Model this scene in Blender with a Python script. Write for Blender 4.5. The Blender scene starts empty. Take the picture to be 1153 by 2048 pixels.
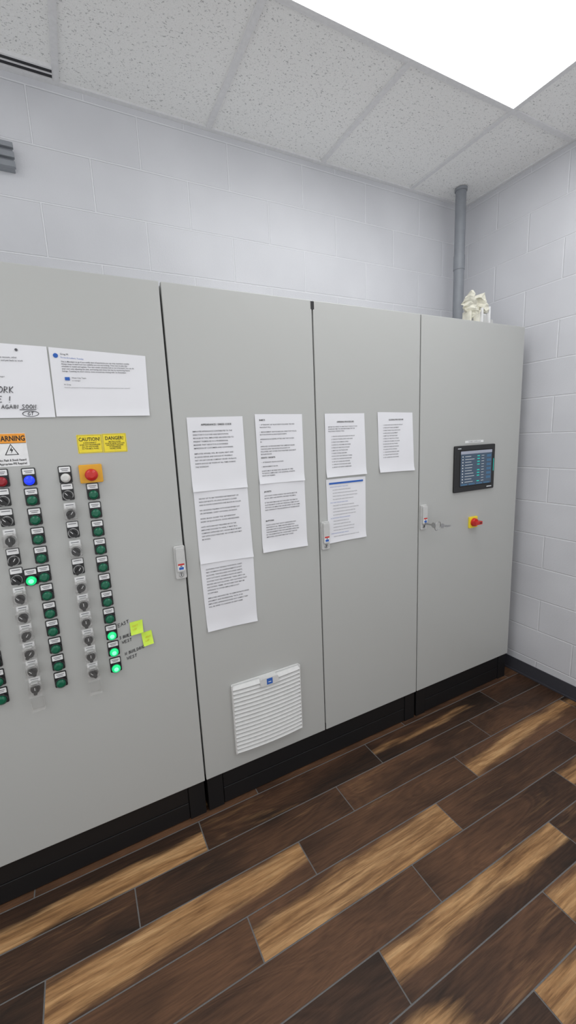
import bpy, math, random, textwrap
from mathutils import Matrix, Vector
random.seed(7)
sc=bpy.context.scene
COL=sc.collection
ZF=0.035; H=3.069; YB=0.532; XR=2.127; XL=-2.4; YF=-2.4

# ---------------------------------------------------------------- materials
def new_mat(name):
    m=bpy.data.materials.new(name); m.use_nodes=True
    return m,m.node_tree,m.node_tree.nodes["Principled BSDF"]
def N(nt,t,**kw):
    n=nt.nodes.new(t)
    for k,v in kw.items(): setattr(n,k,v)
    return n
def L(nt,a,b): nt.links.new(a,b)
def ramp(nt,stops,fac=None):
    r=N(nt,"ShaderNodeValToRGB"); e=r.color_ramp.elements
    while len(e)<len(stops): e.new(0.5)
    for i,(p,c) in enumerate(stops):
        e[i].position=p; e[i].color=(c[0],c[1],c[2],1) if not isinstance(c,(int,float)) else (c,c,c,1)
    if fac is not None: L(nt,fac,r.inputs[0])
    return r
def mix(nt,fac,a,b,mode="MIX"):
    n=N(nt,"ShaderNodeMix"); n.data_type="RGBA"; n.blend_type=mode
    for s,v in ((0,fac),(6,a),(7,b)):
        if isinstance(v,bpy.types.NodeSocket): L(nt,v,n.inputs[s])
        elif s==0: n.inputs[0].default_value=v
        else: n.inputs[s].default_value=(v[0],v[1],v[2],1)
    return n.outputs[2]
def math_(nt,op,a,b=None,c=None):
    n=N(nt,"ShaderNodeMath",operation=op)
    for i,v in enumerate((a,b,c)):
        if v is None: continue
        if isinstance(v,bpy.types.NodeSocket): L(nt,v,n.inputs[i])
        else: n.inputs[i].default_value=v
    return n.outputs[0]
def plain(name,c,rough=0.5,metal=0,noise=0.04,scale=60,emit=None,es=0,bump=0):
    m,nt,b=new_mat(name)
    tc=N(nt,"ShaderNodeTexCoord"); nz=N(nt,"ShaderNodeTexNoise"); nz.inputs["Scale"].default_value=scale
    L(nt,tc.outputs["Object"],nz.inputs["Vector"])
    r=ramp(nt,[(0.3,[x*(1-noise) for x in c]),(0.7,[min(1,x*(1+noise)) for x in c])],nz.outputs["Fac"])
    L(nt,r.outputs[0],b.inputs["Base Color"])
    b.inputs["Roughness"].default_value=rough; b.inputs["Metallic"].default_value=metal
    if emit: b.inputs["Emission Color"].default_value=(*emit,1); b.inputs["Emission Strength"].default_value=es
    if bump:
        bp=N(nt,"ShaderNodeBump"); bp.inputs["Strength"].default_value=bump; bp.inputs["Distance"].default_value=0.001
        L(nt,nz.outputs["Fac"],bp.inputs["Height"]); L(nt,bp.outputs[0],b.inputs["Normal"])
    return m
M_cab=plain("cabinet_grey_powdercoat",(0.455,0.460,0.445),0.42,0,0.02,900,bump=0.12)
M_black=plain("black_plinth_steel",(0.005,0.005,0.006),0.5)
M_gap=plain("gasket_black",(0.006,0.006,0.006),0.8)
M_paper=plain("white_paper",(0.77,0.77,0.80),0.8,0,0.015,8)
M_ink=plain("printed_ink",(0.10,0.10,0.11),0.8)
M_inkdark=plain("bold_ink",(0.02,0.02,0.02),0.8)
M_inkblue=plain("blue_ink",(0.03,0.12,0.45),0.8)
M_marker=plain("black_marker",(0.015,0.015,0.02),0.5)
M_plas=plain("light_grey_plastic",(0.55,0.55,0.54),0.4)
M_vent=plain("vent_plastic",(0.66,0.66,0.65),0.45)
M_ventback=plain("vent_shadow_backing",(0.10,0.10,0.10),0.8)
M_white=plain("white_label",(0.8,0.8,0.8),0.6)
M_bez=plain("black_plastic",(0.012,0.012,0.013),0.35)
M_green=plain("green_lens",(0.0,0.11,0.055),0.3)
M_greenlit=plain("green_lens_lit",(0.0,0.35,0.10),0.3,emit=(0.01,0.75,0.24),es=0.85)
M_greencore=plain("green_lens_core",(0.2,0.7,0.4),0.3,emit=(0.22,0.9,0.50),es=1.0)
M_red=plain("red_plastic",(0.55,0.02,0.015),0.3)
M_dred=plain("dark_red_lens",(0.30,0.012,0.02),0.3)
M_blue=plain("blue_lens_lit",(0.01,0.03,0.6),0.3,emit=(0.01,0.04,1.0),es=0.9)
M_whitelens=plain("white_lens",(0.62,0.62,0.60),0.3)
M_yellow=plain("yellow_label",(0.85,0.68,0.03),0.5)
M_orange=plain("orange_label",(0.85,0.33,0.03),0.5)
M_estopy=plain("estop_orange_plate",(0.75,0.38,0.02),0.45)
M_sticky=plain("sticky_note_lime",(0.62,0.85,0.08),0.7)
M_pipe=plain("conduit_grey_paint",(0.25,0.265,0.29),0.45,0,0.05,20)
M_steel=plain("brushed_steel",(0.5,0.5,0.5),0.3,1,0.1,200)
M_tape=plain("masking_tape",(0.72,0.70,0.60),0.8,0,0.12,40)
M_base=plain("cove_base_charcoal",(0.045,0.045,0.055),0.5)
M_trim=plain("white_grid_metal",(0.74,0.74,0.75),0.45)
M_darkslot=plain("dark_slot",(0.03,0.03,0.035),0.8)
M_screen=plain("screen_dark",(0.02,0.03,0.05),0.2,emit=(0.05,0.08,0.12),es=0.6)
M_scrhead=plain("screen_header",(0.2,0.2,0.25),0.3,emit=(0.22,0.25,0.30),es=0.6)
M_scrgreen=plain("screen_green",(0.0,0.3,0.3),0.3,emit=(0.02,0.42,0.30),es=0.6)
M_scrtext=plain("screen_text",(0.4,0.4,0.4),0.3,emit=(0.4,0.45,0.5),es=0.5)
M_scrblue=plain("screen_blue",(0.02,0.06,0.12),0.3,emit=(0.05,0.14,0.24),es=0.5)

def clear_mat():
    m,nt,b=new_mat("clear_cover_plastic"); nt.nodes.remove(b)
    out=[n for n in nt.nodes if n.type=="OUTPUT_MATERIAL"][0]
    tr=N(nt,"ShaderNodeBsdfTransparent"); gl=N(nt,"ShaderNodeBsdfPrincipled")
    gl.inputs["Base Color"].default_value=(0.72,0.70,0.68,1); gl.inputs["Roughness"].default_value=0.12
    fr=N(nt,"ShaderNodeLayerWeight"); fr.inputs[0].default_value=0.3
    mp=N(nt,"ShaderNodeMapRange"); mp.inputs[3].default_value=0.02; mp.inputs[4].default_value=0.45
    L(nt,fr.outputs["Facing"],mp.inputs[0])
    mx=N(nt,"ShaderNodeMixShader"); L(nt,mp.outputs[0],mx.inputs[0]); L(nt,tr.outputs[0],mx.inputs[1]); L(nt,gl.outputs[0],mx.inputs[2]); L(nt,mx.outputs[0],out.inputs[0])
    return m
M_clear=clear_mat()
def light_mat():
    m,nt,b=new_mat("led_diffuser")
    b.inputs["Base Color"].default_value=(0.8,0.8,0.8,1)
    b.inputs["Emission Color"].default_value=(0.98,0.99,1.0,1); b.inputs["Emission Strength"].default_value=5.6
    return m
M_led=light_mat()

def block_mat(name,axis,off):
    m,nt,b=new_mat(name)
    g=N(nt,"ShaderNodeNewGeometry"); s=N(nt,"ShaderNodeSeparateXYZ"); L(nt,g.outputs["Position"],s.inputs[0])
    c=N(nt,"ShaderNodeCombineXYZ")
    L(nt,math_(nt,"ADD",s.outputs[axis],off),c.inputs[0]); L(nt,math_(nt,"ADD",s.outputs[2],-2.63+0.205*20),c.inputs[1])
    br=N(nt,"ShaderNodeTexBrick"); L(nt,c.outputs[0],br.inputs["Vector"])
    br.offset=0.5; br.offset_frequency=2; br.squash=1
    for k,v in (("Scale",1.0),("Mortar Size",0.0045),("Mortar Smooth",0.6),("Bias",0.0),("Brick Width",0.411),("Row Height",0.205)): br.inputs[k].default_value=v
    nz=N(nt,"ShaderNodeTexNoise"); nz.inputs["Scale"].default_value=160; nz.inputs["Detail"].default_value=5; L(nt,g.outputs["Position"],nz.inputs["Vector"])
    n2=N(nt,"ShaderNodeTexNoise"); n2.inputs["Scale"].default_value=3; L(nt,g.outputs["Position"],n2.inputs["Vector"])
    r=ramp(nt,[(0.3,(0.60,0.605,0.635)),(0.7,(0.66,0.665,0.695))],n2.outputs["Fac"])
    mm=math_(nt,"MULTIPLY",br.outputs["Fac"],0.45)
    col=mix(nt,mm,r.outputs[0],(0.88,0.89,0.92))
    L(nt,col,b.inputs["Base Color"]); b.inputs["Roughness"].default_value=0.5
    inv=math_(nt,"MULTIPLY_ADD",br.outputs["Fac"],-1.0,1.0)
    h=math_(nt,"MULTIPLY_ADD",nz.outputs["Fac"],0.25,inv)
    bp=N(nt,"ShaderNodeBump"); bp.inputs["Strength"].default_value=0.65; bp.inputs["Distance"].default_value=0.004
    L(nt,h,bp.inputs["Height"]); L(nt,bp.outputs[0],b.inputs["Normal"])
    return m
M_wb=block_mat("painted_block_back",0,-0.0795+0.411*10)
M_wr=block_mat("painted_block_right",1,-0.085+0.2055+0.411*10)

def tile_mat():
    m,nt,b=new_mat("fissured_ceiling_tile")
    g=N(nt,"ShaderNodeNewGeometry")
    mp=N(nt,"ShaderNodeMapping"); mp.inputs["Scale"].default_value=(1.0,1.5,1); mp.inputs["Rotation"].default_value=(0,0,0.5); L(nt,g.outputs["Position"],mp.inputs[0])
    n1=N(nt,"ShaderNodeTexNoise"); n1.inputs["Scale"].default_value=110; n1.inputs["Detail"].default_value=2; n1.inputs["Distortion"].default_value=0.8; L(nt,mp.outputs[0],n1.inputs["Vector"])
    r=ramp(nt,[(0.625,0.0),(0.66,1.0)],n1.outputs["Fac"])
    n2=N(nt,"ShaderNodeTexNoise"); n2.inputs["Scale"].default_value=350; L(nt,g.outputs["Position"],n2.inputs["Vector"])
    r2=ramp(nt,[(0.3,(0.84,0.84,0.83)),(0.7,(0.93,0.93,0.92))],n2.outputs["Fac"])
    c=mix(nt,r.outputs[0],r2.outputs[0],(0.52,0.52,0.52))
    L(nt,c,b.inputs["Base Color"]); b.inputs["Roughness"].default_value=0.9
    inv=math_(nt,"SUBTRACT",n2.outputs["Fac"],r.outputs[0])
    bp=N(nt,"ShaderNodeBump"); bp.inputs["Strength"].default_value=0.5; bp.inputs["Distance"].default_value=0.002
    L(nt,inv,bp.inputs["Height"]); L(nt,bp.outputs[0],b.inputs["Normal"])
    return m
M_tile=tile_mat()

def floor_mat():
    m,nt,b=new_mat("wood_look_plank_tile")
    at=N(nt,"ShaderNodeAttribute",attribute_name="pc"); ac=N(nt,"ShaderNodeAttribute",attribute_name="tone")
    sep=N(nt,"ShaderNodeSeparateColor"); L(nt,ac.outputs["Color"],sep.inputs[0])
    def noise(sc3,detail=4,dist=0.0,rough=0.6):
        mp=N(nt,"ShaderNodeMapping"); mp.inputs["Scale"].default_value=sc3; L(nt,at.outputs["Vector"],mp.inputs[0])
        n=N(nt,"ShaderNodeTexNoise"); n.inputs["Scale"].default_value=1.0; n.inputs["Detail"].default_value=detail; n.inputs["Distortion"].default_value=dist; n.inputs["Roughness"].default_value=rough
        L(nt,mp.outputs[0],n.inputs["Vector"]); return n.outputs["Fac"]
    big=noise((1.3,8,1),2,0.8,0.5)
    fine=noise((12,200,1),5,0.3,0.7)
    mid=noise((3,42,1),4,0.8)
    patch=noise((1.8,5,1),2,0.4,0.5)
    bands=math_(nt,"SINE",math_(nt,"MULTIPLY",big,90.0))
    bands=math_(nt,"MULTIPLY_ADD",bands,0.5,0.5)
    dk=math_(nt,"ADD",math_(nt,"MULTIPLY",patch,1.1),math_(nt,"MULTIPLY",sep.outputs[1],0.40))
    dk=math_(nt,"ADD",dk,math_(nt,"MULTIPLY",mid,0.25))
    dk=math_(nt,"ADD",dk,math_(nt,"MULTIPLY",bands,0.10))
    dk=math_(nt,"SUBTRACT",dk,0.42)
    dark=ramp(nt,[(0.15,(0.020,0.012,0.008)),(0.45,(0.056,0.028,0.016)),(0.8,(0.135,0.066,0.034))],dk)
    gold=ramp(nt,[(0.30,(0.22,0.108,0.042)),(0.5,(0.38,0.205,0.086)),(0.72,(0.56,0.34,0.160))],mid)
    gm=math_(nt,"ADD",math_(nt,"MULTIPLY",sep.outputs[0],0.95),math_(nt,"MULTIPLY",math_(nt,"SUBTRACT",big,0.5),1.3))
    gm=math_(nt,"ADD",gm,math_(nt,"MULTIPLY",math_(nt,"SUBTRACT",mid,0.5),0.9))
    gm=math_(nt,"ADD",gm,math_(nt,"MULTIPLY",math_(nt,"SUBTRACT",fine,0.5),0.25))
    gr=ramp(nt,[(0.20,0.0),(0.55,0.38),(1.0,1.0)],gm)
    c=mix(nt,gr.outputs[0],dark.outputs[0],gold.outputs[0])
    fr=ramp(nt,[(0.3,0.66),(0.6,1.1)],fine)
    c=mix(nt,1.0,c,fr.outputs[0],"MULTIPLY")
    L(nt,c,b.inputs["Base Color"])
    rr=ramp(nt,[(0.3,0.58),(0.7,0.46)],fine); L(nt,rr.outputs[0],b.inputs["Roughness"])
    b.inputs["Specular IOR Level"].default_value=0.3
    bp=N(nt,"ShaderNodeBump"); bp.inputs["Strength"].default_value=0.25; bp.inputs["Distance"].default_value=0.001
    L(nt,fine,bp.inputs["Height"]); L(nt,bp.outputs[0],b.inputs["Normal"])
    return m
M_floor=floor_mat()
M_grout=plain("grey_grout",(0.17,0.165,0.16),0.9,0,0.1,200)

# ---------------------------------------------------------------- mesh builder
import bmesh
class MB:
    def __init__(s): s.v=[];s.f=[];s.m=[];s.s=[];s.mats=[]
    def mi(s,mat):
        if mat not in s.mats: s.mats.append(mat)
        return s.mats.index(mat)
    def add(s,vs,fs,mat,smooth=False,M=None):
        o=len(s.v)
        for v in vs:
            v=Vector(v)
            if M is not None: v=M@v
            s.v.append(tuple(v))
        k=s.mi(mat)
        for f in fs: s.f.append([i+o for i in f]); s.m.append(k); s.s.append(smooth)
    def box(s,x0,x1,y0,y1,z0,z1,mat,M=None):
        vs=[(x,y,z) for x in(x0,x1) for y in(y0,y1) for z in(z0,z1)]
        s.add(vs,[(0,1,3,2),(4,6,7,5),(0,4,5,1),(2,3,7,6),(0,2,6,4),(1,5,7,3)],mat,False,M)
    def rings(s,cx,cz,prof,mat,seg=28,M=None,capend=True,capstart=False):
        vs=[];fs=[]
        for (y,r) in prof:
            for i in range(seg):
                a=2*math.pi*i/seg; vs.append((cx+r*math.cos(a),y,cz+r*math.sin(a)))
        for j in range(len(prof)-1):
            for i in range(seg):
                i2=(i+1)%seg; fs.append((j*seg+i,j*seg+i2,(j+1)*seg+i2,(j+1)*seg+i))
        s.add(vs,fs,mat,True,M)
        if capend:
            o=(len(prof)-1)*seg; s.add(vs[o:],[tuple(range(seg))],mat,False,M)
        if capstart: s.add(vs[:seg],[tuple(reversed(range(seg)))],mat,False,M)
    def prism(s,poly,y0,y1,mat,M=None):
        n=len(poly); vs=[(x,y0,z) for x,z in poly]+[(x,y1,z) for x,z in poly]
        fs=[tuple(range(n)),tuple(reversed(range(n,2*n)))]+[(i,(i+1)%n,(i+1)%n+n,i+n) for i in range(n)]
        s.add(vs,fs,mat,False,M)
    def obj(s,name,parent=None,bevel=0,loc=None,mesh_only=False):
        me=bpy.data.meshes.new(name); me.from_pydata(s.v,[],s.f)
        for m in s.mats: me.materials.append(m)
        for p,k,sm in zip(me.polygons,s.m,s.s): p.material_index=k; p.use_smooth=sm
        bm=bmesh.new(); bm.from_mesh(me); bmesh.ops.recalc_face_normals(bm,faces=bm.faces); bm.to_mesh(me); bm.free()
        if mesh_only: return me
        return mk(name,me,parent,bevel,loc)
def mk(name,me,parent=None,bevel=0,loc=None):
    o=bpy.data.objects.new(name,me); COL.objects.link(o)
    if loc: o.location=loc
    if parent: o.parent=parent
    if bevel:
        b=o.modifiers.new("bev","BEVEL"); b.width=bevel; b.segments=2; b.limit_method="ANGLE"; b.angle_limit=0.9
    return o
def empty(name):
    o=bpy.data.objects.new(name,None); COL.objects.link(o); o.empty_display_size=0.1; return o
def rrect(x0,x1,z0,z1,r,n=5):
    p=[]
    for cx,cz,a0 in((x1-r,z1-r,0),(x0+r,z1-r,90),(x0+r,z0+r,180),(x1-r,z0+r,270)):
        for i in range(n+1):
            a=math.radians(a0+90*i/n); p.append((cx+r*math.cos(a),cz+r*math.sin(a)))
    return p
def text(body,x,z,size,parent,mat,y=-0.004,ls=1.0,ang=0,align="LEFT",bold=0,shear=0,name="lettering",sx=1):
    cu=bpy.data.curves.new(name,"FONT"); cu.body=body; cu.size=size; cu.space_line=ls; cu.align_x=align; cu.shear=shear
    cu.offset=bold; cu.resolution_u=2
    cu.materials.append(mat)
    o=bpy.data.objects.new(name,cu); COL.objects.link(o); o.location=(x,y,z); o.rotation_euler=(math.pi/2,-math.radians(ang),0); o.scale=(sx,1,1); o.parent=parent
    return o

# ---------------------------------------------------------------- room
def wall(name,x0,x1,y0,y1,z0,z1,mat):
    b=MB(); b.box(x0,x1,y0,y1,z0,z1,mat); return b.obj(name)
wall("wall_back",XL,XR+.1,YB,YB+.1,ZF-.1,H+.12,M_wb)
wall("wall_right",XR,XR+.1,YF,YB,ZF-.1,H+.12,M_wr)
b=MB(); b.box(XR-.006,XR,YF,YB,ZF,.125,M_base); b.box(XR-.014,XR-.006,YF,YB,ZF,ZF+.012,M_base); b.obj("baseboard_right",bevel=.002)
b=MB(); b.box(XL,XR-.02,YB-.006,YB,ZF,.125,M_base); b.box(XL,XR-.02,YB-.014,YB-.006,ZF,ZF+.012,M_base); b.obj("baseboard_back",bevel=.002)

# floor: grout bed + planks
PW,PL,Y0=0.1457,0.8915,-0.0185
streaks={(0,-.5):(0.4,1.0,0.35,1.05,0.05,1.0),(2,-.17):(0.0,0.95,0.0,0.62,0.0,1.0),(3,.4):(0.3,1.1,-0.15,1.1,0.0,1.0),(5,.7):(0.0,.6,-0.1,0.62,0.0,1.0),
 (6,1.3):(0.1,.8,.2,.8,0,1),(7,1.1):(0.0,.8,.1,1.0,0,1),(6,.4):(.0,.8,.3,.9,.22,.42),(2,1.6):(.35,.9,.0,.5,0,1),(0,1.3):(.35,.65,.2,.5,0,.8),(4,1.9):(.1,.7,.2,.7,0,1),
 (8,-.1):(.3,.9,.1,.7,0,1),(4,-.8):(.3,.9,.1,.7,0,1)}
known_plain=set([(1,.1),(1,1.0),(0,.4),(2,.7),(3,1.3),(3,-.5),(4,.1),(4,1.0),(5,1.6),(5,-.2),(1,-.8),(1,1.9),(3,1.9)])
tones={(4,.1):.9,(4,1.0):.45,(6,.4):.5,(2,.7):.55,(3,-.5):.7,(1,.1):.35,(0,.4):.3,(3,1.3):.55,(5,1.6):.4,(1,1.0):.6,(5,-.2):.3}
verts=[];faces=[];pc=[];tone=[]
def sst(a,b,x):
    t=max(0,min(1,(x-a)/(b-a))); return t*t*(3-2*t)
for k in range(-4,18):
    ya=Y0-PW*k; yb=ya-PW
    ya2=min(ya,YB); yb2=max(yb,YF)
    if ya2-yb2<.01: continue
    off=0.8406-0.2803*k
    n0=math.floor((XL-off)/PL)
    for n in range(n0,n0+9):
        xa=off+n*PL; xb=xa+PL
        xa2=max(xa,XL); xb2=min(xb,XR)
        if xb2-xa2<.01: continue
        st=None; pl=False
        for (rk,xm),s in streaks.items():
            if rk==k and xa<xm<xb: st=s
        for (rk,xm) in known_plain:
            if rk==k and xa<xm<xb: pl=True
        if st is None and not pl and random.random()<.35:
            c=random.uniform(.2,.7); st=(c-.2,c+.2,c-.3+random.uniform(0,.3),c+.2,0,1)
        tn=random.random()
        for (rk,xm),tt in tones.items():
            if rk==k and xa<xm<xb: tn=tt
        rx,ry=random.uniform(0,50),random.uniform(0,50)
        g=.0022; nx,ny=int((xb2-xa2)/.03)+2,10; o=len(verts)
        for i in range(nx+1):
            for j in range(ny+1):
                x=xa2+g+(xb2-xa2-2*g)*i/nx; y=ya2-g-(ya2-yb2-2*g)*j/ny
                verts.append((x,y,ZF)); u=(x-xa)/PL; v=(ya-y)/PW
                pc.append((x+rx,y+ry,rx))
                gv=0
                if st:
                    lo=st[0]+(st[2]-st[0])*u; hi=st[1]+(st[3]-st[1])*u
                    wv=.05*math.sin(u*9+rx)+.03*math.sin(u*23+ry)
                    gv=sst(lo-.16,lo+.22,v+wv)*(1-sst(hi-.22,hi+.14,v+wv))*sst(st[4]-.12,st[4]+.08,u+.001 if st[4]>0 else 1)*(1-(sst(st[5]-.08,st[5]+.1,u) if st[5]<1 else 0))
                tone.append((gv,tn,0,1))
        for i in range(nx):
            for j in range(ny):
                a=o+i*(ny+1)+j; faces.append((a,a+1,a+ny+2,a+ny+1))
me=bpy.data.meshes.new("floor"); me.from_pydata(verts,[],faces); me.materials.append(M_floor); me.materials.append(M_grout)
at=me.attributes.new("pc","FLOAT_VECTOR","POINT"); at.data.foreach_set("vector",[c for p in pc for c in p])
at=me.attributes.new("tone","FLOAT_COLOR","POINT"); at.data.foreach_set("color",[c for p in tone for c in p])
bm=bmesh.new(); bm.from_mesh(me)
vs=[bm.verts.new(p) for p in((XL,YF,ZF-.0015),(XR,YF,ZF-.0015),(XR,YB,ZF-.0015),(XL,YB,ZF-.0015),(XL,YF,ZF-.1),(XR,YF,ZF-.1),(XR,YB,ZF-.1),(XL,YB,ZF-.1))]
for f in((0,1,2,3),(7,6,5,4),(0,4,5,1),(1,5,6,2),(2,6,7,3),(3,7,4,0)):
    q=bm.faces.new([vs[i] for i in f]); q.material_index=1
bmesh.ops.recalc_face_normals(bm,faces=[f for f in bm.faces if f.material_index==1])
for f in bm.faces:
    if f.material_index==0 and f.normal.z<0: f.normal_flip()
bm.to_mesh(me); bm.free()
mk("floor",me)

# ceiling
PX,X0=0.6203,0.3988; PY,YE=0.61,-0.132
b=MB(); b.box(XL,XR,YF,YB,H+.006,H+.1,M_tile); b.obj("ceiling")
lights=[(X0,X0+2*PX,YE-PY,YE),(X0-4*PX,X0-2*PX,YE-2*PY,YE-PY),(X0,X0+2*PX,YE-3*PY,YE-2*PY)]  # second and third panels are out of view, added to light the room
def inlight(x,y):
    return any(l[0]+.02<x<l[1]-.02 and l[2]+.02<y<l[3]-.02 for l in lights)
b=MB(); gw=.012
xs=[X0+i*PX for i in range(-4,3)]; ys=[YE-i*PY for i in range(0,4)]
yseg=[YB]+ys+[YF]; xseg=[XL]+xs+[XR]
for x in xs:
    for a,c in zip(yseg[:-1],yseg[1:]):
        if not inlight(x,(a+c)/2): b.box(x-gw,x+gw,c-gw*.9,a-gw*.9,H-.002,H+.008,M_trim)
for y in ys:
    for a,c in zip(xseg[:-1],xseg[1:]):
        if not inlight((a+c)/2,y): b.box(a+gw,c-gw,y-gw,y+gw,H-.0015,H+.008,M_trim)
b.obj("trim_1")
b=MB(); b.box(XL,XR,YB-.022,YB,H-.003,H+.008,M_trim); b.box(XR-.022,XR,YF,YB-.022,H-.003,H+.008,M_trim); b.obj("trim_2")
for l in lights:
    e=empty("ceiling_light_panel")
    bb=MB(); 
    x0,x1,y0,y1=l
    for (a,c,d,f) in((x0,x1,y0,y0+.016),(x0,x1,y1-.016,y1),(x0,x0+.016,y0+.016,y1-.016),(x1-.016,x1,y0+.016,y1-.016)):
        bb.box(a,c,d,f,H-.004,H+.006,M_trim)
    bb.obj("frame",e)
    bb=MB(); bb.box(x0+.016,x1-.016,y0+.016,y1-.016,H-.001,H+.005,M_led); bb.obj("diffuser",e)
b=MB(); xa,xb=X0-3*PX,X0-PX-.012
b.box(xa,xb,.452,.503,H-.004,H+.006,M_darkslot)  # dark of the open ceiling gap, painted on as a strip
b.box(xa,xb,.444,.452,H-.008,H+.006,M_trim); b.box(xa,xb,.472,.476,H-.008,H+.002,M_trim); b.box(xa,xb,.497,.505,H-.008,H+.006,M_trim)
b.obj("ceiling_gap_strip")

# ---------------------------------------------------------------- cabinets
ZB,ZT=0.2,2.2
def cabinet(x0,x1,doors,name="electrical_cabinet"):
    e=empty(name)
    b=MB(); b.box(x0+.004,x1-.004,.022,.505,ZB+.002,ZT-.002,M_cab); b.obj("body",e,.003)
    b=MB()
    b.box(x0+.006,x1-.006,.012,.0225,ZB+.012,ZT-.01,M_gap); b.obj("gasket",e)
    for i,(a,c) in enumerate(doors):
        b=MB(); b.box(a,c,0,.019,ZB,ZT,M_cab); b.obj("door_panel_%d"%(i+1),e,.0025)
    b=MB()
    b.box(x0+.03,x1-.03,.018,.49,ZF,ZB-.002,M_black)
    for cx0,cx1 in((x0+.006,x0+.075),(x1-.075,x1-.006)):
        b.box(cx0,cx1,.008,.06,ZF,ZB-.003,M_black); b.box(cx0,cx1,.44,.5,ZF,ZB-.003,M_black)
    b.box(x0+.078,x1-.078,.011,.02,ZF+.004,(ZF+ZB)/2-.0015,M_black); b.box(x0+.078,x1-.078,.011,.02,(ZF+ZB)/2+.0015,ZB-.006,M_black)
    b.box(x0+.006,x0+.02,.06,.44,ZF,ZB-.003,M_black); b.box(x1-.02,x1-.006,.06,.44,ZF,ZB-.003,M_black)
    b.obj("plinth",e,.002)
    return e
cabA=cabinet(-1.0,-.001,[(-.998,-.0035)])
cabB=cabinet(.001,1.220,[(.0035,.6125),(.6185,1.2195)])
cabC=cabinet(1.2235,2.0163,[(1.2265,2.0163)])
b=MB(); b.box(.607,.6235,-.0005,.012,2.165,2.196,M_bez); b.box(.6125,.6185,.002,.012,.21,.235,M_bez); b.obj("hinge_cap",cabB)

def handle(cx,cz):
    e=empty("cabinet_lock_handle")
    b=MB(); b.prism(rrect(cx-.021,cx+.021,cz-.066,cz+.066,.006),0,-.009,M_plas)
    b.prism(rrect(cx-.016,cx+.016,cz-.035,cz+.060,.006),-.009,-.020,M_plas)
    b.obj("escutcheon",e,.002)
    b=MB(); b.rings(cx,cz-.049,[(-.009,.009),(-.012,.009),(-.012,.006),(-.0105,.006)],M_steel); b.box(cx-.001,cx+.001,-.0125,-.009,cz-.054,cz-.044,M_bez)
    b.box(cx-.012,cx+.012,-.0205,-.020,cz-.028,cz-.002,M_white)
    b.box(cx-.012,cx+.012,-.0208,-.0204,cz-.009,cz-.002,M_red); b.box(cx-.009,cx+.009,-.0208,-.0204,cz-.026,cz-.016,M_inkblue)
    b.box(cx-.004,cx+.004,-.0208,-.0204,cz-.0145,cz-.0105,M_ink)
    b.obj("lock_insert",e)
    return e
handle(-.022,1.191); h2=handle(.643,1.197)
h3=handle(1.252,1.204)
e=empty("key_ring")
b=MB(); kz=1.172; kx=1.252
b.rings(kx,kz,[(-.0195,.006),(-.03,.006)],M_steel)
b.box(kx-.0012,kx+.0012,-.062,-.0195,kz-.004,kz+.004,M_steel)
M=Matrix.Translation((kx,-.075,kz))@Matrix.Rotation(math.radians(90),4,'Z')
b.rings(0,0,[(-.0012,.014),(.0012,.014)],M_steel,M=M,capstart=True)
b.obj("inserted_key",e)
def ring(name,c,r,rot,th,mat,parent):
    cu=bpy.data.curves.new(name,"CURVE"); cu.dimensions="3D"; cu.bevel_depth=th; cu.materials.append(mat)
    s=cu.splines.new("POLY"); s.points.add(31); s.use_cyclic_u=True
    for i in range(32): a=i*math.pi/16; s.points[i].co=(r*math.cos(a),0,r*math.sin(a),1)
    o=bpy.data.objects.new(name,cu); COL.objects.link(o); o.location=c; o.rotation_euler=rot; o.parent=parent
ring("ring",(kx+.028,-.076,kz-.008),.024,(.2,0,.2),.0017,M_steel,e)
b=MB(); M=Matrix.Translation((kx+.058,-.08,kz-.010))@Matrix.Rotation(.12,4,'Y')
b.rings(0,0,[(-.0012,.013),(.0012,.013)],M_steel,M=M,capstart=True); b.box(.01,.060,-.0015,.0015,-.004,.004,M_steel,M); b.box(.02,.05,-.0012,.0012,-.007,-.004,M_steel,M)
b.obj("spare_key",e)

# ---------------------------------------------------------------- pilot lights and switches
def pilot_mesh(lens,core=None):
    b=MB(); b.prism(rrect(-.0195,.0195,-.0175,.0395,.004),0,-.003,M_bez)
    b.prism(rrect(-.0165,.0165,.0190,.0365,.002),-.003,-.0042,M_white)
    b.box(-.012,.012,-.0046,-.0042,.029,.0310,M_ink); b.box(-.009,.009,-.0046,-.0042,.0240,.0258,M_ink)
    b.rings(0,0,[(-.003,.0185),(-.012,.0180),(-.014,.0165),(-.012,.0150)],M_bez,capend=False)
    b.rings(0,0,[(-.006,.0152),(-.016,.0150),(-.0195,.0125),(-.0215,.008)],lens)
    if core: b.rings(0,0,[(-.0216,.0078),(-.0225,.004)],core)
    return b.obj("pilot",mesh_only=True)
me_g=pilot_mesh(M_green); me_gl=pilot_mesh(M_greenlit,M_greencore); me_r=pilot_mesh(M_dred); me_b=pilot_mesh(M_blue); me_w=pilot_mesh(M_whitelens)
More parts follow.
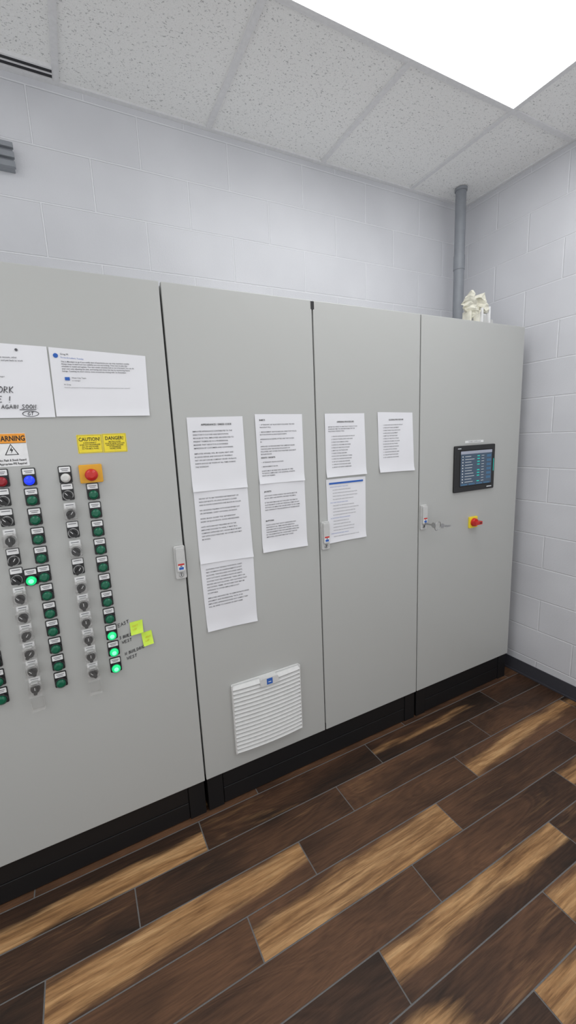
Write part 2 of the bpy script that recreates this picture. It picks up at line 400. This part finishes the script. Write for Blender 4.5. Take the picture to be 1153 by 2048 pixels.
def sel_mesh(cover,ang):
    b=MB(); b.prism(rrect(-.0185,.0185,-.0175,.0395,.004),0,-.003,M_bez if not cover else M_plas)
    b.prism(rrect(-.0165,.0165,.0195,.0375,.002),-.003,-.0042,M_white)
    b.box(-.012,.012,-.0046,-.0042,.030,.0322,M_ink)
    b.rings(0,0,[(-.003,.0170),(-.010,.0165),(-.012,.0155)],M_steel)
    b.rings(0,0,[(-.012,.0145),(-.020,.0135)],M_bez)
    M=Matrix.Rotation(math.radians(ang),4,'Y')
    b.prism(rrect(-.0055,.0055,-.0150,.0150,.004),-.019,-.031,M_bez,M); b.box(-.0008,.0008,-.0315,-.031,.002,.013,M_white,M)
    if cover:
        t=.0015; w=.0195
        b.box(-w,w,-.036,-.036+t,-.019,.022,M_clear)
        b.box(-w,-w+t,-.0345,0,-.019,.022,M_clear); b.box(w-t,w,-.0345,0,-.019,.022,M_clear)
        b.box(-w+t,w-t,-.0345,0,.0205,.022,M_clear); b.box(-w+t,w-t,-.0345,0,-.019,-.0175,M_clear)
        b.box(-.010,.010,-.022,-.004,.022,.026,M_plas)
    return b.obj("selector",mesh_only=True)
sels=[sel_mesh(False,a) for a in(35,-40)]; selc=[sel_mesh(True,a) for a in(35,-40,0)]
lamps=swz=empty("pilot_light_and_selector_switch_array")
rows=[1.484-.0652*i for i in range(11)]
def put(me,x,z,par,nm): 
    return mk(nm,me,par,0,(x,-.0003,z))
for i,z in enumerate(rows):
    put(me_g,-.474,z,lamps,"green_lamp")
    put(me_gl if i>=8 else me_g,-.293,z,lamps,"green_lamp")
    put(me_g,-.650,z-.002,lamps,"green_lamp")
    for x,zz in((-.551,z+.006),(-.370,z+.006),(-.725,z+.006)):
        cov=(i>=5) or (x==-.551 and i in(2,)) 
        if x==-.370 and i in(1,3): cov=True
        put(random.choice(selc) if cov else random.choice(sels),x,zz,swz,"selector")
put(me_gl,-.512,1.219,lamps,"green_lamp")
put(me_r,-.547,1.551,lamps,"red_lamp"); put(me_b,-.473,1.549,lamps,"blue_lamp"); put(me_w,-.370,1.548,lamps,"white_lamp")
b=MB()
for x in(-.551,-.370,-.725):
    w=.02; z=.777
    b.box(x-w,x+w,-.004,-.002,z-.018,z+.02,M_clear); b.box(x-w,x-w+.002,-.022,-.004,z-.018,z+.02,M_clear); b.box(x+w-.002,x+w,-.022,-.004,z-.018,z+.02,M_clear); b.box(x-w,x+w,-.022,-.004,z-.02,z-.018,M_clear)
b.obj("open_cover",swz)
def estop(cx,cz,name):
    e=empty(name); b=MB()
    b.prism(rrect(cx-.036,cx+.036,cz-.024,cz+.038,.004),-.0005,-.010,M_estopy); b.obj("backplate",e,.0015)
    b=MB(); cz+=.004; b.rings(cx,cz,[(-.010,.0175),(-.022,.0165)],M_red); b.rings(cx,cz,[(-.020,.019),(-.030,.0205),(-.035,.0195),(-.039,.016),(-.041,.009)],M_red,capstart=True); b.obj("mushroom_button",e)
estop(-.292,1.549,"emergency_stop_button")
e=empty("rotary_disconnect_switch"); b=MB(); cx,cz=1.634,1.126
b.prism(rrect(cx-.033,cx+.033,cz-.032,cz+.032,.004),-.0005,-.010,M_yellow); b.obj("backplate",e,.001)
b=MB(); b.rings(cx,cz,[(-.010,.024),(-.022,.023),(-.026,.021)],M_red); b.box(cx-.026,cx+.026,-.048,-.024,cz-.009,cz+.009,M_red); b.box(cx+.004,cx+.02,-.0485,-.048,cz-.003,cz+.003,M_bez)
b.obj("rotary_knob",e,.002)

# ---------------------------------------------------------------- HMI
e=empty("touchscreen_panel"); x0,x1,z0,z1=1.468,1.790,1.308,1.560
b=MB(); b.prism(rrect(x0,x1,z0,z1,.007),0,-.012,M_bez); b.obj("bezel",e,.003)
sx0,sx1,sz0,sz1=x0+.043,x1-.028,z0+.034,z1-.03
b=MB(); b.box(sx0-.006,sx1+.006,-.0125,-.0118,sz0-.006,sz1+.006,M_gap); b.box(sx0,sx1,-.0132,-.0125,sz0,sz1,M_screen)
b.box(sx0,sx1,-.0136,-.0132,sz1-.016,sz1,M_scrhead)
n=10; rh=(sz1-.022-sz0-.012)/n; w=sx1-sx0
for i in range(n):
    z=sz1-.022-rh*(i+.5)
    b.box(sx0+.012,sx0+.020,-.0136,-.0132,z-.003,z+.003,M_scrtext)
    b.box(sx0+.034,sx0+.034+w*random.uniform(.18,.3),-.0136,-.0132,z-.0013,z+.0013,M_scrtext)
    if i not in(4,8): b.box(sx0+w*.52,sx0+w*.60,-.0136,-.0132,z-.003,z+.003,M_scrgreen)
    b.box(sx0+w*.66,sx0+w*.74,-.0136,-.0132,z-.0013,z+.0013,M_scrtext)
for i in range(4): b.box(sx0+w*(.03+.24*i),sx0+w*(.22+.24*i),-.0136,-.0132,sz0+.002,sz0+.009,M_scrblue)
for i in range(6): b.box(sx0+w*.83,sx0+w*.97,-.0136,-.0132,sz1-.04-i*.024,sz1-.026-i*.024,M_scrblue)
b.box(x1-.013,x1-.009,-.0126,-.012,z0+.10,z0+.17,M_scrgreen)
b.box(x1-.062,x1-.022,-.0126,-.012,z0+.012,z0+.017,M_scrtext); b.box(x0+.02,x0+.045,-.0126,-.012,z1-.017,z1-.013,M_scrtext)
b.obj("display",e)
e2=empty("engraved_name_label"); b=MB(); b.box(1.555,1.70,-.002,-.0003,1.572,1.585,M_white); b.obj("label_plate",e2)
text("TUNNEL CONTROLLER",1.6275,1.5755,.0095,e2,M_ink,y=-.0024,align="CENTER")

# ---------------------------------------------------------------- vent
e=empty("filter_fan_vent"); x0,x1,z0,z1=.142,.477,.276,.610
b=MB()
b.prism(rrect(x0,x1,z0,z1,.008),-.0005,-.006,M_vent)
b.obj("frame",e,.002)
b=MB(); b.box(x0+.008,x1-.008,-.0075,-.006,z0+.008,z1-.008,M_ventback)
n=17; segx=14; pz=(z1-z0-.010)/n
for i in range(n):
    zc=z1-.005-pz*(i+.5)
    vs=[];fs=[]
    for j in range(segx+1):
        u=j/segx; x=x0+.004+(x1-x0-.008)*u; y=-.010-.008*(1-(2*u-1)**2)
        zt=zc+pz*.42; zb=zc-pz*.30
        dz=-.001*(1-(2*u-1)**2)
        vs+=[(x,-.0075,zt+dz),(x,y+.002,zt+dz),(x,y-.010,zb+dz),(x,y-.009,zb-.002+dz),(x,-.0075,zb+.004+dz)]
    for j in range(segx):
        for q in range(5):
            a=j*5+q; c=j*5+(q+1)%5; fs.append((a,c,c+5,a+5))
    fs.append((0,1,2,3,4)); o=segx*5; fs.append((o+4,o+3,o+2,o+1,o))
    b.add(vs,fs,M_vent)
b.box(x0,x0+.006,-.016,-.006,z0+.002,z1-.002,M_vent); b.box(x1-.006,x1,-.016,-.006,z0+.002,z1-.002,M_vent)
b.obj("louvres",e)
b=MB(); cx=(x0+x1)/2
b.prism(rrect(cx-.040,cx+.048,z1-.040,z1-.004,.010),-.006,-.032,M_vent); b.box(cx-.010,cx+.018,-.0328,-.032,z1-.036,z1-.008,M_inkblue); b.box(cx-.003,cx+.011,-.0331,-.0327,z1-.026,z1-.023,M_white)
b.obj("badge",e,.002)

# ---------------------------------------------------------------- papers
def paper(c,name="posted_paper_notice",curl=0.006):
    e=empty(name)
    nx,nz=10,14; vs=[];fs=[]
    s=random.uniform(0,6)
    for j in range(nz+1):
        for i in range(nx+1):
            u,v=i/nx,j/nz
            x=(c[0][0]*(1-u)+c[1][0]*u)*(1-v)+(c[3][0]*(1-u)+c[2][0]*u)*v
            z=(c[0][1]*(1-u)+c[1][1]*u)*(1-v)+(c[3][1]*(1-u)+c[2][1]*u)*v
            y=-.0016-.0007*(1+math.sin(u*4+s)*math.sin(v*5+s))
            y-=curl*max(0,(v-.86)/.14)**2*(0.4+0.6*abs(2*u-1))
            vs.append((x,y,z))
    for j in range(nz):
        for i in range(nx):
            a=j*(nx+1)+i; fs.append((a,a+1,a+nx+2,a+nx+1))
    b=MB(); b.add(vs,fs,M_paper,True); b.obj("sheet",e)
    return e
def para(e,s,x,z,size=.0072,wid=.185,ls=1.75,mat=None,cw=.61):
    ncol=int(wid/(size*cw)); body="\n".join(textwrap.wrap(s,ncol))
    text(body,x,z,size,e,mat or M_ink,ls=ls,bold=.00008)
    return z-size*ls*(body.count("\n")+1)
def paras(e,lst,x,z,**k):
    for s in lst: z=para(e,s,x,z,**k)-.008
e=paper([(.052,1.737),(.275,1.738),(.277,1.455),(.052,1.457)])
text("APPEARANCE / DRESS CODE",.165,1.706,.0095,e,M_inkdark,align="CENTER",bold=.0002)
paras(e,["EMPLOYEE APPEARANCE CONTRIBUTES TO THE DIRECTORY'S CULTURE AND REPUTATION. BECAUSE OF THIS, EMPLOYEES ARE EXPECTED TO PRESENT THEMSELVES IN A PROFESSIONAL MANNER THAT RESULTS IN A FAVORABLE IMPRESSION BY CUSTOMERS AND COWORKERS.",
"EMPLOYEE APPAREL WILL BE CLEAN, NEAT AND IN GOOD REPAIR AND SHOULD FIT PROPERLY. HAT OR CAP CAN BE COMPANY ISSUED OR BLACK. SHIRTS SHOULD BE WORN AT ALL TIMES DURING THE WORKDAY."],.070,1.682)
e=paper([(.054,1.457),(.277,1.453),(.284,1.160),(.056,1.168)])
paras(e,["WE PAY UP TO $50 TOWARDS SLIP RESISTANT OR NON SLIP BOOTS. AS LONG AS PANTS, CLOSED AND IN GOOD CONDITION AND BLACK IN COLOR.","NO LEGGINGS, PAJAMAS WITH HOLES EITHER CUT OR DISTRESSED, CHEST CATCHING OR BAGGY.","SHOES: BLACK CLOSED TOE, SLIP RESISTANT SHOES OR BLACK BOOTS. SOCKS ARE REQUIRED.","HATS: HATS ARE NOT REQUIRED BUT IF THE EMPLOYEE CHOOSES TO WEAR, IT MUST BE A COMPANY APPROVED HAT. HOODS MUST BE KEPT OFF WITH COLD WEATHER. NO OTHER HATS MAY BE WORN."],.072,1.425)
e=paper([(.056,1.168),(.284,1.160),(.284,.871),(.063,.878)])
paras(e,["CLOTHING THAT REVEALS YOUR BACK, CHEST, FEET, STOMACH OR UNDERGARMENTS IS NOT ALLOWED. THIS INCLUDES UNTUCKED SHIRTS, LOW CUT PANTS, SAGGING PANTS OR SKIRTS. CLOTHES THAT ARE WRINKLED, TORN, DIRTY OR FRAYED ARE NOT ALLOWED. ANY CLOTHING THAT HAS WORDS, TERMS, OR PICTURES THAT MAY BE OFFENSIVE TO OTHER EMPLOYEES IS NOT ACCEPTABLE.","EMPLOYEES ARE EXPECTED TO DEMONSTRATE GOOD JUDGMENT AND PROFESSIONAL TASTE. IF AN EMPLOYEE'S APPEARANCE DOES NOT COMPLY THEY WILL BE ASKED TO CHANGE OR SENT HOME."],.076,1.138,cw=.60)
e=paper([(.327,1.745),(.546,1.742),(.546,1.460),(.331,1.462)])
text("SHIRTS",.345,1.718,.0085,e,M_inkdark,bold=.0002)
paras(e,["\u2022  ATTENDANT: SKY BLUE CREW COLLARED TEE AND TRACKSUIT PULL","\u2022  MANAGEMENT: NAVY/CHARCOAL DIRECTORY POLOS, BUTTON DOWN & LONG SLEEVE SHIRTS.","APPEARANCE AS SLEEVES, FITTED AND THE TUCKED IN.","APPROVED OUTERWEAR MUST BE COMPANY ISSUED. THIS INCLUDES THE HOODS OR JACKETS OR PULLOVERS. ANY OTHER COLD WEATHER GEAR MUST BE PLAIN BLACK."],.345,1.700,size=.0066,ls=1.6)
text("PANTS / SHORTS",.345,1.566,.0085,e,M_inkdark,bold=.0002)
paras(e,["\u2022  ATTENDANT: BLACK OR KHAKI","\u2022  MANAGEMENT: BLACK.","SHORTS MUST BE KNEE HIGH, RELAXED FIT. FREE TO SHOW A SIMPLE BELT. NO LEGGINGS, ATHLETIC PANTS OR PAJAMAS."],.345,1.548,size=.0066,ls=1.5)
e=paper([(.331,1.462),(.546,1.460),(.548,1.165),(.329,1.168)])
text("JACKETS",.350,1.425,.0085,e,M_inkdark,bold=.0002)
paras(e,["ANY COATS WORN DURING THE WINTER MUST BE BLACK, GREY AND BROWN, AND MUST BE SMALL.","IF THE UNIFORM DOES NOT INCLUDE THE ITEM ON CLOTHES MUST COVER ANY PERSONAL ITEMS OR ANY TATTOOS. AN EMPLOYEE CAN BE ASKED TO GO HOME AND CHANGE AT THE DISCRETION OF THE MANAGER."],.350,1.408,size=.0066,ls=1.6)
text("BUTTONS",.350,1.300,.0085,e,M_inkdark,bold=.0002)
paras(e,["CLEAN LOGOS THAT SHOW CLEANLINESS AND NEATNESS AT ALL TIMES AND BE VISIBLE IN A UNIFORM THAT IS CLEAN AND PRESSED. NO HOLES. THE REQUIREMENT FOR THE UNIFORM IS APPROVED BY THE ADMINISTRATOR. WORN EVERY SHIFT BY EMPLOYEES, AND SHIRTS MUST BE TUCKED."],.350,1.283,size=.0066,ls=1.6)
e=paper([(.659,1.742),(.876,1.741),(.884,1.461),(.660,1.461)])
text("OPENING PROCEDURE",.768,1.702,.0090,e,M_inkdark,align="CENTER",bold=.0002)
paras(e,["BEFORE YOU ARRIVE YOU MUST BE AT WORK AT YOUR SCHEDULED TIME. YOU ARE RESPONSIBLE FOR THE FOLLOWING OPENING TASKS."],.675,1.682,size=.0062,ls=1.55)
for i,s in enumerate(["1. UNLOCK GATES AND DOORS ON THE LOT","2. TURN ON TUNNEL LIGHTS AND SIGNS","3. CHECK THE CHEMICAL LEVELS","4. CHECK ALL VACUUMS AND HOSES","5. WALK LOT AND PICK UP TRASH","6. EMPTY ALL THE TRASH CANS","7. CHECK TOWELS AND BINS","8. RUN A TEST CAR THROUGH TUNNEL","9. CHECK ALL NOZZLES AND BRUSHES","10. SET OUT CONES AND SIGNAGE","11. OPEN PAY STATIONS AND LANES","12. REPORT ANY ISSUES TO MANAGER"]): text(s,.690,1.640-.0125*i,.0062,e,M_ink,bold=.00008)
e=paper([(.657,1.452),(.878,1.450),(.877,1.157),(.663,1.156)])
b=MB(); b.box(.672,.862,-.0048,-.0036,1.428,1.436,M_inkblue); b.obj("blue_bar",e)
for i in range(17):
    random.seed(i+3)
    z=1.414-.0145*i; ind=.0 if i%5==0 else .014
    n=random.randint(24,46); s=" ".join(random.choice(["CLEAN","CHECK","THE","AND","ALL","DAILY","WASH","DOORS","FLOOR","WALLS","ROOM"]) for _ in range(8))[:n]
    text(s,.676+ind,z,.0056,e,M_ink if i%5 else M_inkblue)
e=paper([(.952,1.745),(1.171,1.740),(1.186,1.455),(.963,1.460)])
text("CLOSING PROCEDURE",1.065,1.705,.0090,e,M_inkdark,align="CENTER",bold=.0002)
for i,s in enumerate(["1. CLOSE GATES AND DOORS ON THE LOT","2. TURN OFF TUNNEL EQUIPMENT","3. RINSE TUNNEL WALLS AND FLOOR","4. WIPE DOWN ALL EQUIPMENT","5. EMPTY ALL THE TRASH CANS","6. WALK LOT AND PICK UP TRASH","7. TURN OFF VACUUMS, COIL HOSES","8. WASH AND DRY ALL TOWELS","9. BRING IN CONES AND SIGNAGE","10. CLOSE OUT PAY STATIONS","11. CLEAN BATHROOM AND LOBBY","12. TURN OFF LIGHTS AND SIGNS","13. SET ALARM AND LOCK DOORS"]): text(s,.985,1.682-.0128*i,.0062,e,M_ink,bold=.00008)
e=paper([(-.367,1.963),(-.073,1.949),(-.079,1.746),(-.371,1.748)],curl=.004)
b=MB(); b.rings(-.350,1.938,[(-.0035,.007),(-.0045,.007)],M_inkblue); b.box(-.332,-.318,-.0045,-.0035,1.862,1.872,M_inkblue); b.obj("icon_mark",e)
text("Greg M.",-.337,1.941,.0075,e,M_inkdark,ang=-2.5); text("To me & 6 others, Tuesday",-.337,1.931,.006,e,M_inkblue,ang=-2.5)
para(e,"This is Monday's to go if you notify start of paychecks you can stop anywhere weekly. Always keep in mind how low visibility you are not looking. Time runs to plan this schedule to match and update. Our two weeks schedule had to run it forward. You can do your own only adjusting the plan, and having wait times 2nd day by monitoring future listings. Counting we don't worry, more around any missing wait 1st December.",-.337,1.918,size=.0060,wid=.245,ls=1.22,cw=.47)
text("Wash City Team",-.312,1.868,.0062,e,M_inkdark); text("to manager",-.312,1.860,.0055,e,M_ink)
text("Hi Greg,",-.337,1.847,.006,e,M_ink); text("Thanks for getting back! I'll run it past Shawn. How do you see adding customers and numbers to touch customers?",-.337,1.838,.0043,e,M_ink)
e=paper([(-.650,1.972),(-.372,1.964),(-.3745,1.746),(-.652,1.746)],curl=.003)
para(e,"Everyone make note of logged in that has been the vacuum, other wiring equipment has been turned off. Check out and put back to work again soon.",-.630,1.925,size=.0065,wid=.235,ls=1.4,cw=.52)
text("Please do not touch this unless you have the manager",-.630,1.868,.0062,e,M_ink)
b=MB(); b.rings(-.455,1.950,[(-.0035,.004),(-.0042,.004)],M_ink); b.obj("stamp",e)

G={'A':[[(0,0),(.28,1),(.55,0)],[(.1,.4),(.48,.42)]],'B':[[(0,0),(.02,1),(.4,.85),(.35,.6),(.03,.52),(.45,.4),(.45,.12),(0,0)]],'D':[[(0,0),(.02,1),(.4,.8),(.5,.4),(.35,.08),(0,0)]],
'E':[[(.5,1),(.02,.98),(0,0),(.5,.03)],[(0,.52),(.4,.54)]],'G':[[(.5,.85),(.25,1),(.02,.6),(.08,.1),(.35,0),(.52,.2),(.52,.42),(.3,.42)]],'I':[[(.1,0),(.12,1)]],'K':[[(0,0),(.02,1)],[(.45,1),(.04,.45),(.5,0)]],
'L':[[(0,1),(.0,.02),(.45,0)]],'N':[[(0,0),(.02,1),(.42,0),(.46,1)]],'O':[[(.25,1),(.02,.7),(.03,.25),(.25,0),(.48,.3),(.47,.75),(.25,1)]],'R':[[(0,0),(.02,1),(.4,.85),(.36,.55),(.03,.48),(.48,0)]],
'S':[[(.45,.88),(.22,1),(.04,.78),(.4,.4),(.38,.08),(.15,0),(.0,.14)]],'T':[[(.0,.98),(.55,1)],[(.28,1),(.26,0)]],'U':[[(0,1),(.03,.15),(.22,0),(.42,.15),(.46,1)]],'W':[[(0,1),(.13,0),(.3,.7),(.45,0),(.62,1)]],'V':[[(0,1),(.22,0),(.48,1)]],
'!':[[(.12,1),(.1,.3)],[(.1,.05),(.11,0)]],'.':[[(.05,.03),(.09,.0)]],' ':[]}
def scribble(parent,s,x,z,h,ang=0,mat=None,th=.0009,y=-.0012,wid=.9,sl=.15,name="handwriting",extra=None,right=False):
    cu=bpy.data.curves.new(name,"CURVE"); cu.dimensions="3D"; cu.bevel_depth=th; cu.bevel_resolution=1; cu.materials.append(mat or M_marker)
    a=math.radians(ang); px=0
    adv=lambda ch: (.72 if ch not in "I!. W" else (.35 if ch in "I!." else (.5 if ch==" " else .85)))*wid
    if right: x-=h*sum(adv(c) for c in s)
    def P(u,v): 
        u=u+sl*v
        return (x+h*(u*math.cos(a)-v*math.sin(a)),y,z+h*(u*math.sin(a)+v*math.cos(a)),1)
    for ch in s:
        for st in G[ch]:
            sp=cu.splines.new("POLY"); sp.points.add(len(st)-1)
            for i,(u,v) in enumerate(st): sp.points[i].co=P((px+u*wid)+random.uniform(-.02,.02),v+random.uniform(-.03,.03))
        px+=adv(ch)
    for st in (extra or []):
        sp=cu.splines.new("POLY"); sp.points.add(len(st)-1)
        for i,(u,v) in enumerate(st): sp.points[i].co=(u,y,v,1)
    o=bpy.data.objects.new(name,cu); COL.objects.link(o); o.parent=parent; return o
random.seed(3)
yh=-.0040
scribble(e,"WORK",-.476,1.822,.0185,0,th=.0010,y=yh,wid=1.05,right=True)
scribble(e,"E !",-.488,1.793,.018,0,th=.0010,y=yh,wid=1.35,right=True)
el=[(-.442+.022*math.cos(t/3.2),1.758+.0085*math.sin(t/3.2)) for t in range(22)]
scribble(e,"AGAIN SOON.",-.417,1.774,.0120,0,th=.0009,y=yh,wid=1.2,right=True,extra=[[(-.470,1.7705),(-.425,1.771)],el])
scribble(e,"GT",-.433,1.753,.010,0,th=.0008,y=yh,wid=1.2,right=True)
lab=empty("marker_lettering")
scribble(lab,"EAST",-.268,.984,.0125,12,wid=1.15,y=-.0012); 
scribble(lab,"S BUILDING",-.268,.936,.011,6,wid=.90,y=-.0012); scribble(lab,"WEST",-.262,.916,.011,6,wid=1.1,y=-.0012)
scribble(lab,"N BUILDING",-.256,.868,.011,9,wid=1.05,y=-.0012); scribble(lab,"WEST",-.252,.848,.011,6,wid=1.15,y=-.0012)

def sticky(c,s):
    e=empty("sticky_note"); b=MB(); n=6; vs=[];fs=[]
    for j in range(n+1):
        for i in range(n+1):
            u,v=i/n,j/n
            x=(c[0][0]*(1-u)+c[1][0]*u)*(1-v)+(c[3][0]*(1-u)+c[2][0]*u)*v; z=(c[0][1]*(1-u)+c[1][1]*u)*(1-v)+(c[3][1]*(1-u)+c[2][1]*u)*v
            vs.append((x,-.0015-.010*v*v,z))
    for j in range(n):
        for i in range(n): a=j*(n+1)+i; fs.append((a,a+1,a+n+2,a+n+1))
    b.add(vs,fs,M_sticky,True); b.obj("note_sheet",e)
    for k in range(2):
        scribble(e,s[k],c[3][0]+.009,c[3][1]+.030-.013*k,.006,6,mat=M_estopy,th=.0004,y=-.0065-.0015*k,wid=1.1)
sticky([(-.228,.992),(-.182,.994),(-.184,.946),(-.228,.944)],("EAST","LOT"))
sticky([(-.192,.940),(-.154,.944),(-.151,.892),(-.188,.888)],("WEST","LOT"))

# warning labels
e=empty("arc_flash_warning_label"); x0,x1,z0,z1=-.553,-.466,1.596,1.699
b=MB(); b.prism(rrect(x0,x1,z0,z1,.003),-.0003,-.001,M_white); b.box(x0+.001,x1-.001,-.0014,-.001,z1-.030,z1-.001,M_orange)
b.box(x0+.001,x1-.001,-.0015,-.001,z1-.0312,z1-.030,M_inkdark)
b.obj("label",e)
text("WARNING",(x0+x1)/2,z1-.0235,.0225,e,M_inkdark,y=-.0017,align="CENTER",bold=.0006,sx=.76)
tc=(x0+x1)/2; tz=1.651
b=MB(); b.prism([(tc-.019,tz-.019),(tc+.019,tz-.019),(tc,tz+.016)],-.001,-.0014,M_inkdark); b.prism([(tc-.0150,tz-.0168),(tc+.0150,tz-.0168),(tc,tz+.0118)],-.0014,-.0016,M_white)
b.prism([(tc+.002,tz+.007),(tc-.005,tz-.006),(tc,tz-.005),(tc-.002,tz-.015),(tc+.006,tz-.001),(tc+.001,tz-.002)],-.0016,-.0018,M_inkdark); b.obj("shock_symbol",e)
text("Arc Flash & Shock Hazard\nAppropriate PPE Required",(x0+x1)/2,z0+.0165,.0098,e,M_inkdark,y=-.0015,align="CENTER",ls=1.15,bold=.0002,sx=.70)
for (x0,x1,z0,z1,t,s,sxx) in ((-.322,-.2445,1.625,1.687,"CAUTION!","A DISCONNECT\nDOES NOT DE-ENERGIZE\nALL OF THE POWER\nTO THIS MCC PANEL",.9),(-.2435,-.166,1.624,1.688,"DANGER!","MULTIPLE POWER\nSOURCES. MORE THAN ONE\nDISCONNECT REQUIRED\nTO DE-ENERGIZE\nTHIS MCC PANEL",.78)):
    e=empty("yellow_%s_label"%t[:-1].lower()); b=MB(); b.prism(rrect(x0,x1,z0,z1,.002),-.0003,-.001,M_yellow)
    for a in((x0+.002,x1-.002,z1-.0028,z1-.002),(x0+.002,x1-.002,z0+.002,z0+.0028),(x0+.002,x0+.0028,z0+.002,z1-.002),(x1-.0028,x1-.002,z0+.002,z1-.002)): b.box(a[0],a[1],-.0012,-.001,a[2],a[3],M_ink)
    b.obj("label",e)
    text(t,(x0+x1)/2,z1-.021,.0165,e,M_inkdark,y=-.0014,align="CENTER",bold=.0003,sx=.84)
    text(s,(x0+x1)/2,z1-.0295,.0062,e,M_inkdark,y=-.0014,align="CENTER",ls=1.05 if s.count("\n")<4 else .95,bold=.0001,sx=sxx)

# ---------------------------------------------------------------- pipe, junction box, strut
def tube(name,pts,r,mat,parent=None):
    cu=bpy.data.curves.new(name,"CURVE"); cu.dimensions="3D"; cu.bevel_depth=r; cu.bevel_resolution=8; cu.use_fill_caps=True; cu.materials.append(mat)
    s=cu.splines.new("POLY"); s.points.add(len(pts)-1)
    for i,p in enumerate(pts): s.points[i].co=(*p,1)
    o=bpy.data.objects.new(name,cu); COL.objects.link(o); o.parent=parent; return o
e=empty("conduit_pipe"); px,py=1.928,.395
tube("pipe",[(px,py,2.2),(px,py,H+.004)],.031,M_pipe,e)
tube("coupling",[(px,py,H-.012),(px,py,H+.003)],.036,M_pipe,e)
tube("locknut",[(px,py,2.2),(px,py,2.225)],.042,M_pipe,e)
tube("upper_coupling",[(px,py,2.62),(px,py,2.70)],.0335,M_pipe,e)
e=empty("terminal_block_with_tape"); b=MB(); bx,by=1.80,.16
b.box(bx-.01,bx+.085,by-.03,by+.05,2.2,2.29,M_white); b.box(bx+.0,bx+.012,by-.045,by-.03,2.2,2.315,M_white); b.box(bx+.055,bx+.065,by-.05,by-.03,2.21,2.325,M_white)
b.box(bx-.06,bx+.10,by-.035,by+.05,2.2,2.215,M_white); b.box(bx+.02,bx+.05,by-.04,by-.03,2.23,2.28,M_plas); b.box(bx+.078,bx+.1,by-.04,by+.0,2.2,2.26,M_plas)
b.obj("terminal_block",e,.002)
bm=bmesh.new(); bmesh.ops.create_grid(bm,x_segments=14,y_segments=10,size=.5); random.seed(12)
for v in bm.verts:
    u,w=v.co.x,v.co.y
    v.co=Vector((bx-.020+u*.14+random.uniform(-.006,.006),by-.015+.03*math.sin(u*9+w*4)+random.uniform(-.012,.012),2.325+w*.10+.018*math.sin(u*11)+random.uniform(-.010,.010)))
me=bpy.data.meshes.new("tape"); bm.to_mesh(me); bm.free(); me.materials.append(M_tape); mk("crumpled_tape",me,e)
b=MB(); b.box(bx-.07,bx-.055,by-.02,by+.03,2.2,2.30,M_tape); b.box(bx-.04,bx-.01,by-.04,by-.02,2.215,2.30,M_tape); b.obj("tape_strip",e)
e=empty("wall_strut_channel"); b=MB()
b.box(-1.8,-.405,.500,.531,2.715,2.80,M_pipe); 
for z0,z1 in((2.715,2.735),(2.748,2.768),(2.782,2.80)): b.box(-1.8,-.400,.484,.502,z0,z1,M_pipe)
b.obj("channel",e,.002)

# ---------------------------------------------------------------- camera + world
R=Matrix(((0.88709,-0.45941,-0.04499),(-0.12167,-0.13869,-0.98283),(0.44528,0.87733,-0.17893)))
right,down,fwd=R[0],R[1],R[2]
cam=bpy.data.cameras.new("camera"); cam.sensor_fit="VERTICAL"; cam.sensor_height=36; cam.lens=821.53/2048*36; cam.clip_start=.02
co=bpy.data.objects.new("camera",cam); COL.objects.link(co)
co.matrix_world=Matrix((( right[0],-down[0],-fwd[0],-0.3355),(right[1],-down[1],-fwd[1],-1.5655),(right[2],-down[2],-fwd[2],1.6479),(0,0,0,1)))
sc.camera=co
w=bpy.data.worlds.new("w"); sc.world=w; w.use_nodes=True; w.node_tree.nodes["Background"].inputs[0].default_value=(.97,.985,1,1); w.node_tree.nodes["Background"].inputs[1].default_value=0.95
sc.view_settings.view_transform="Standard"; sc.view_settings.look="None"
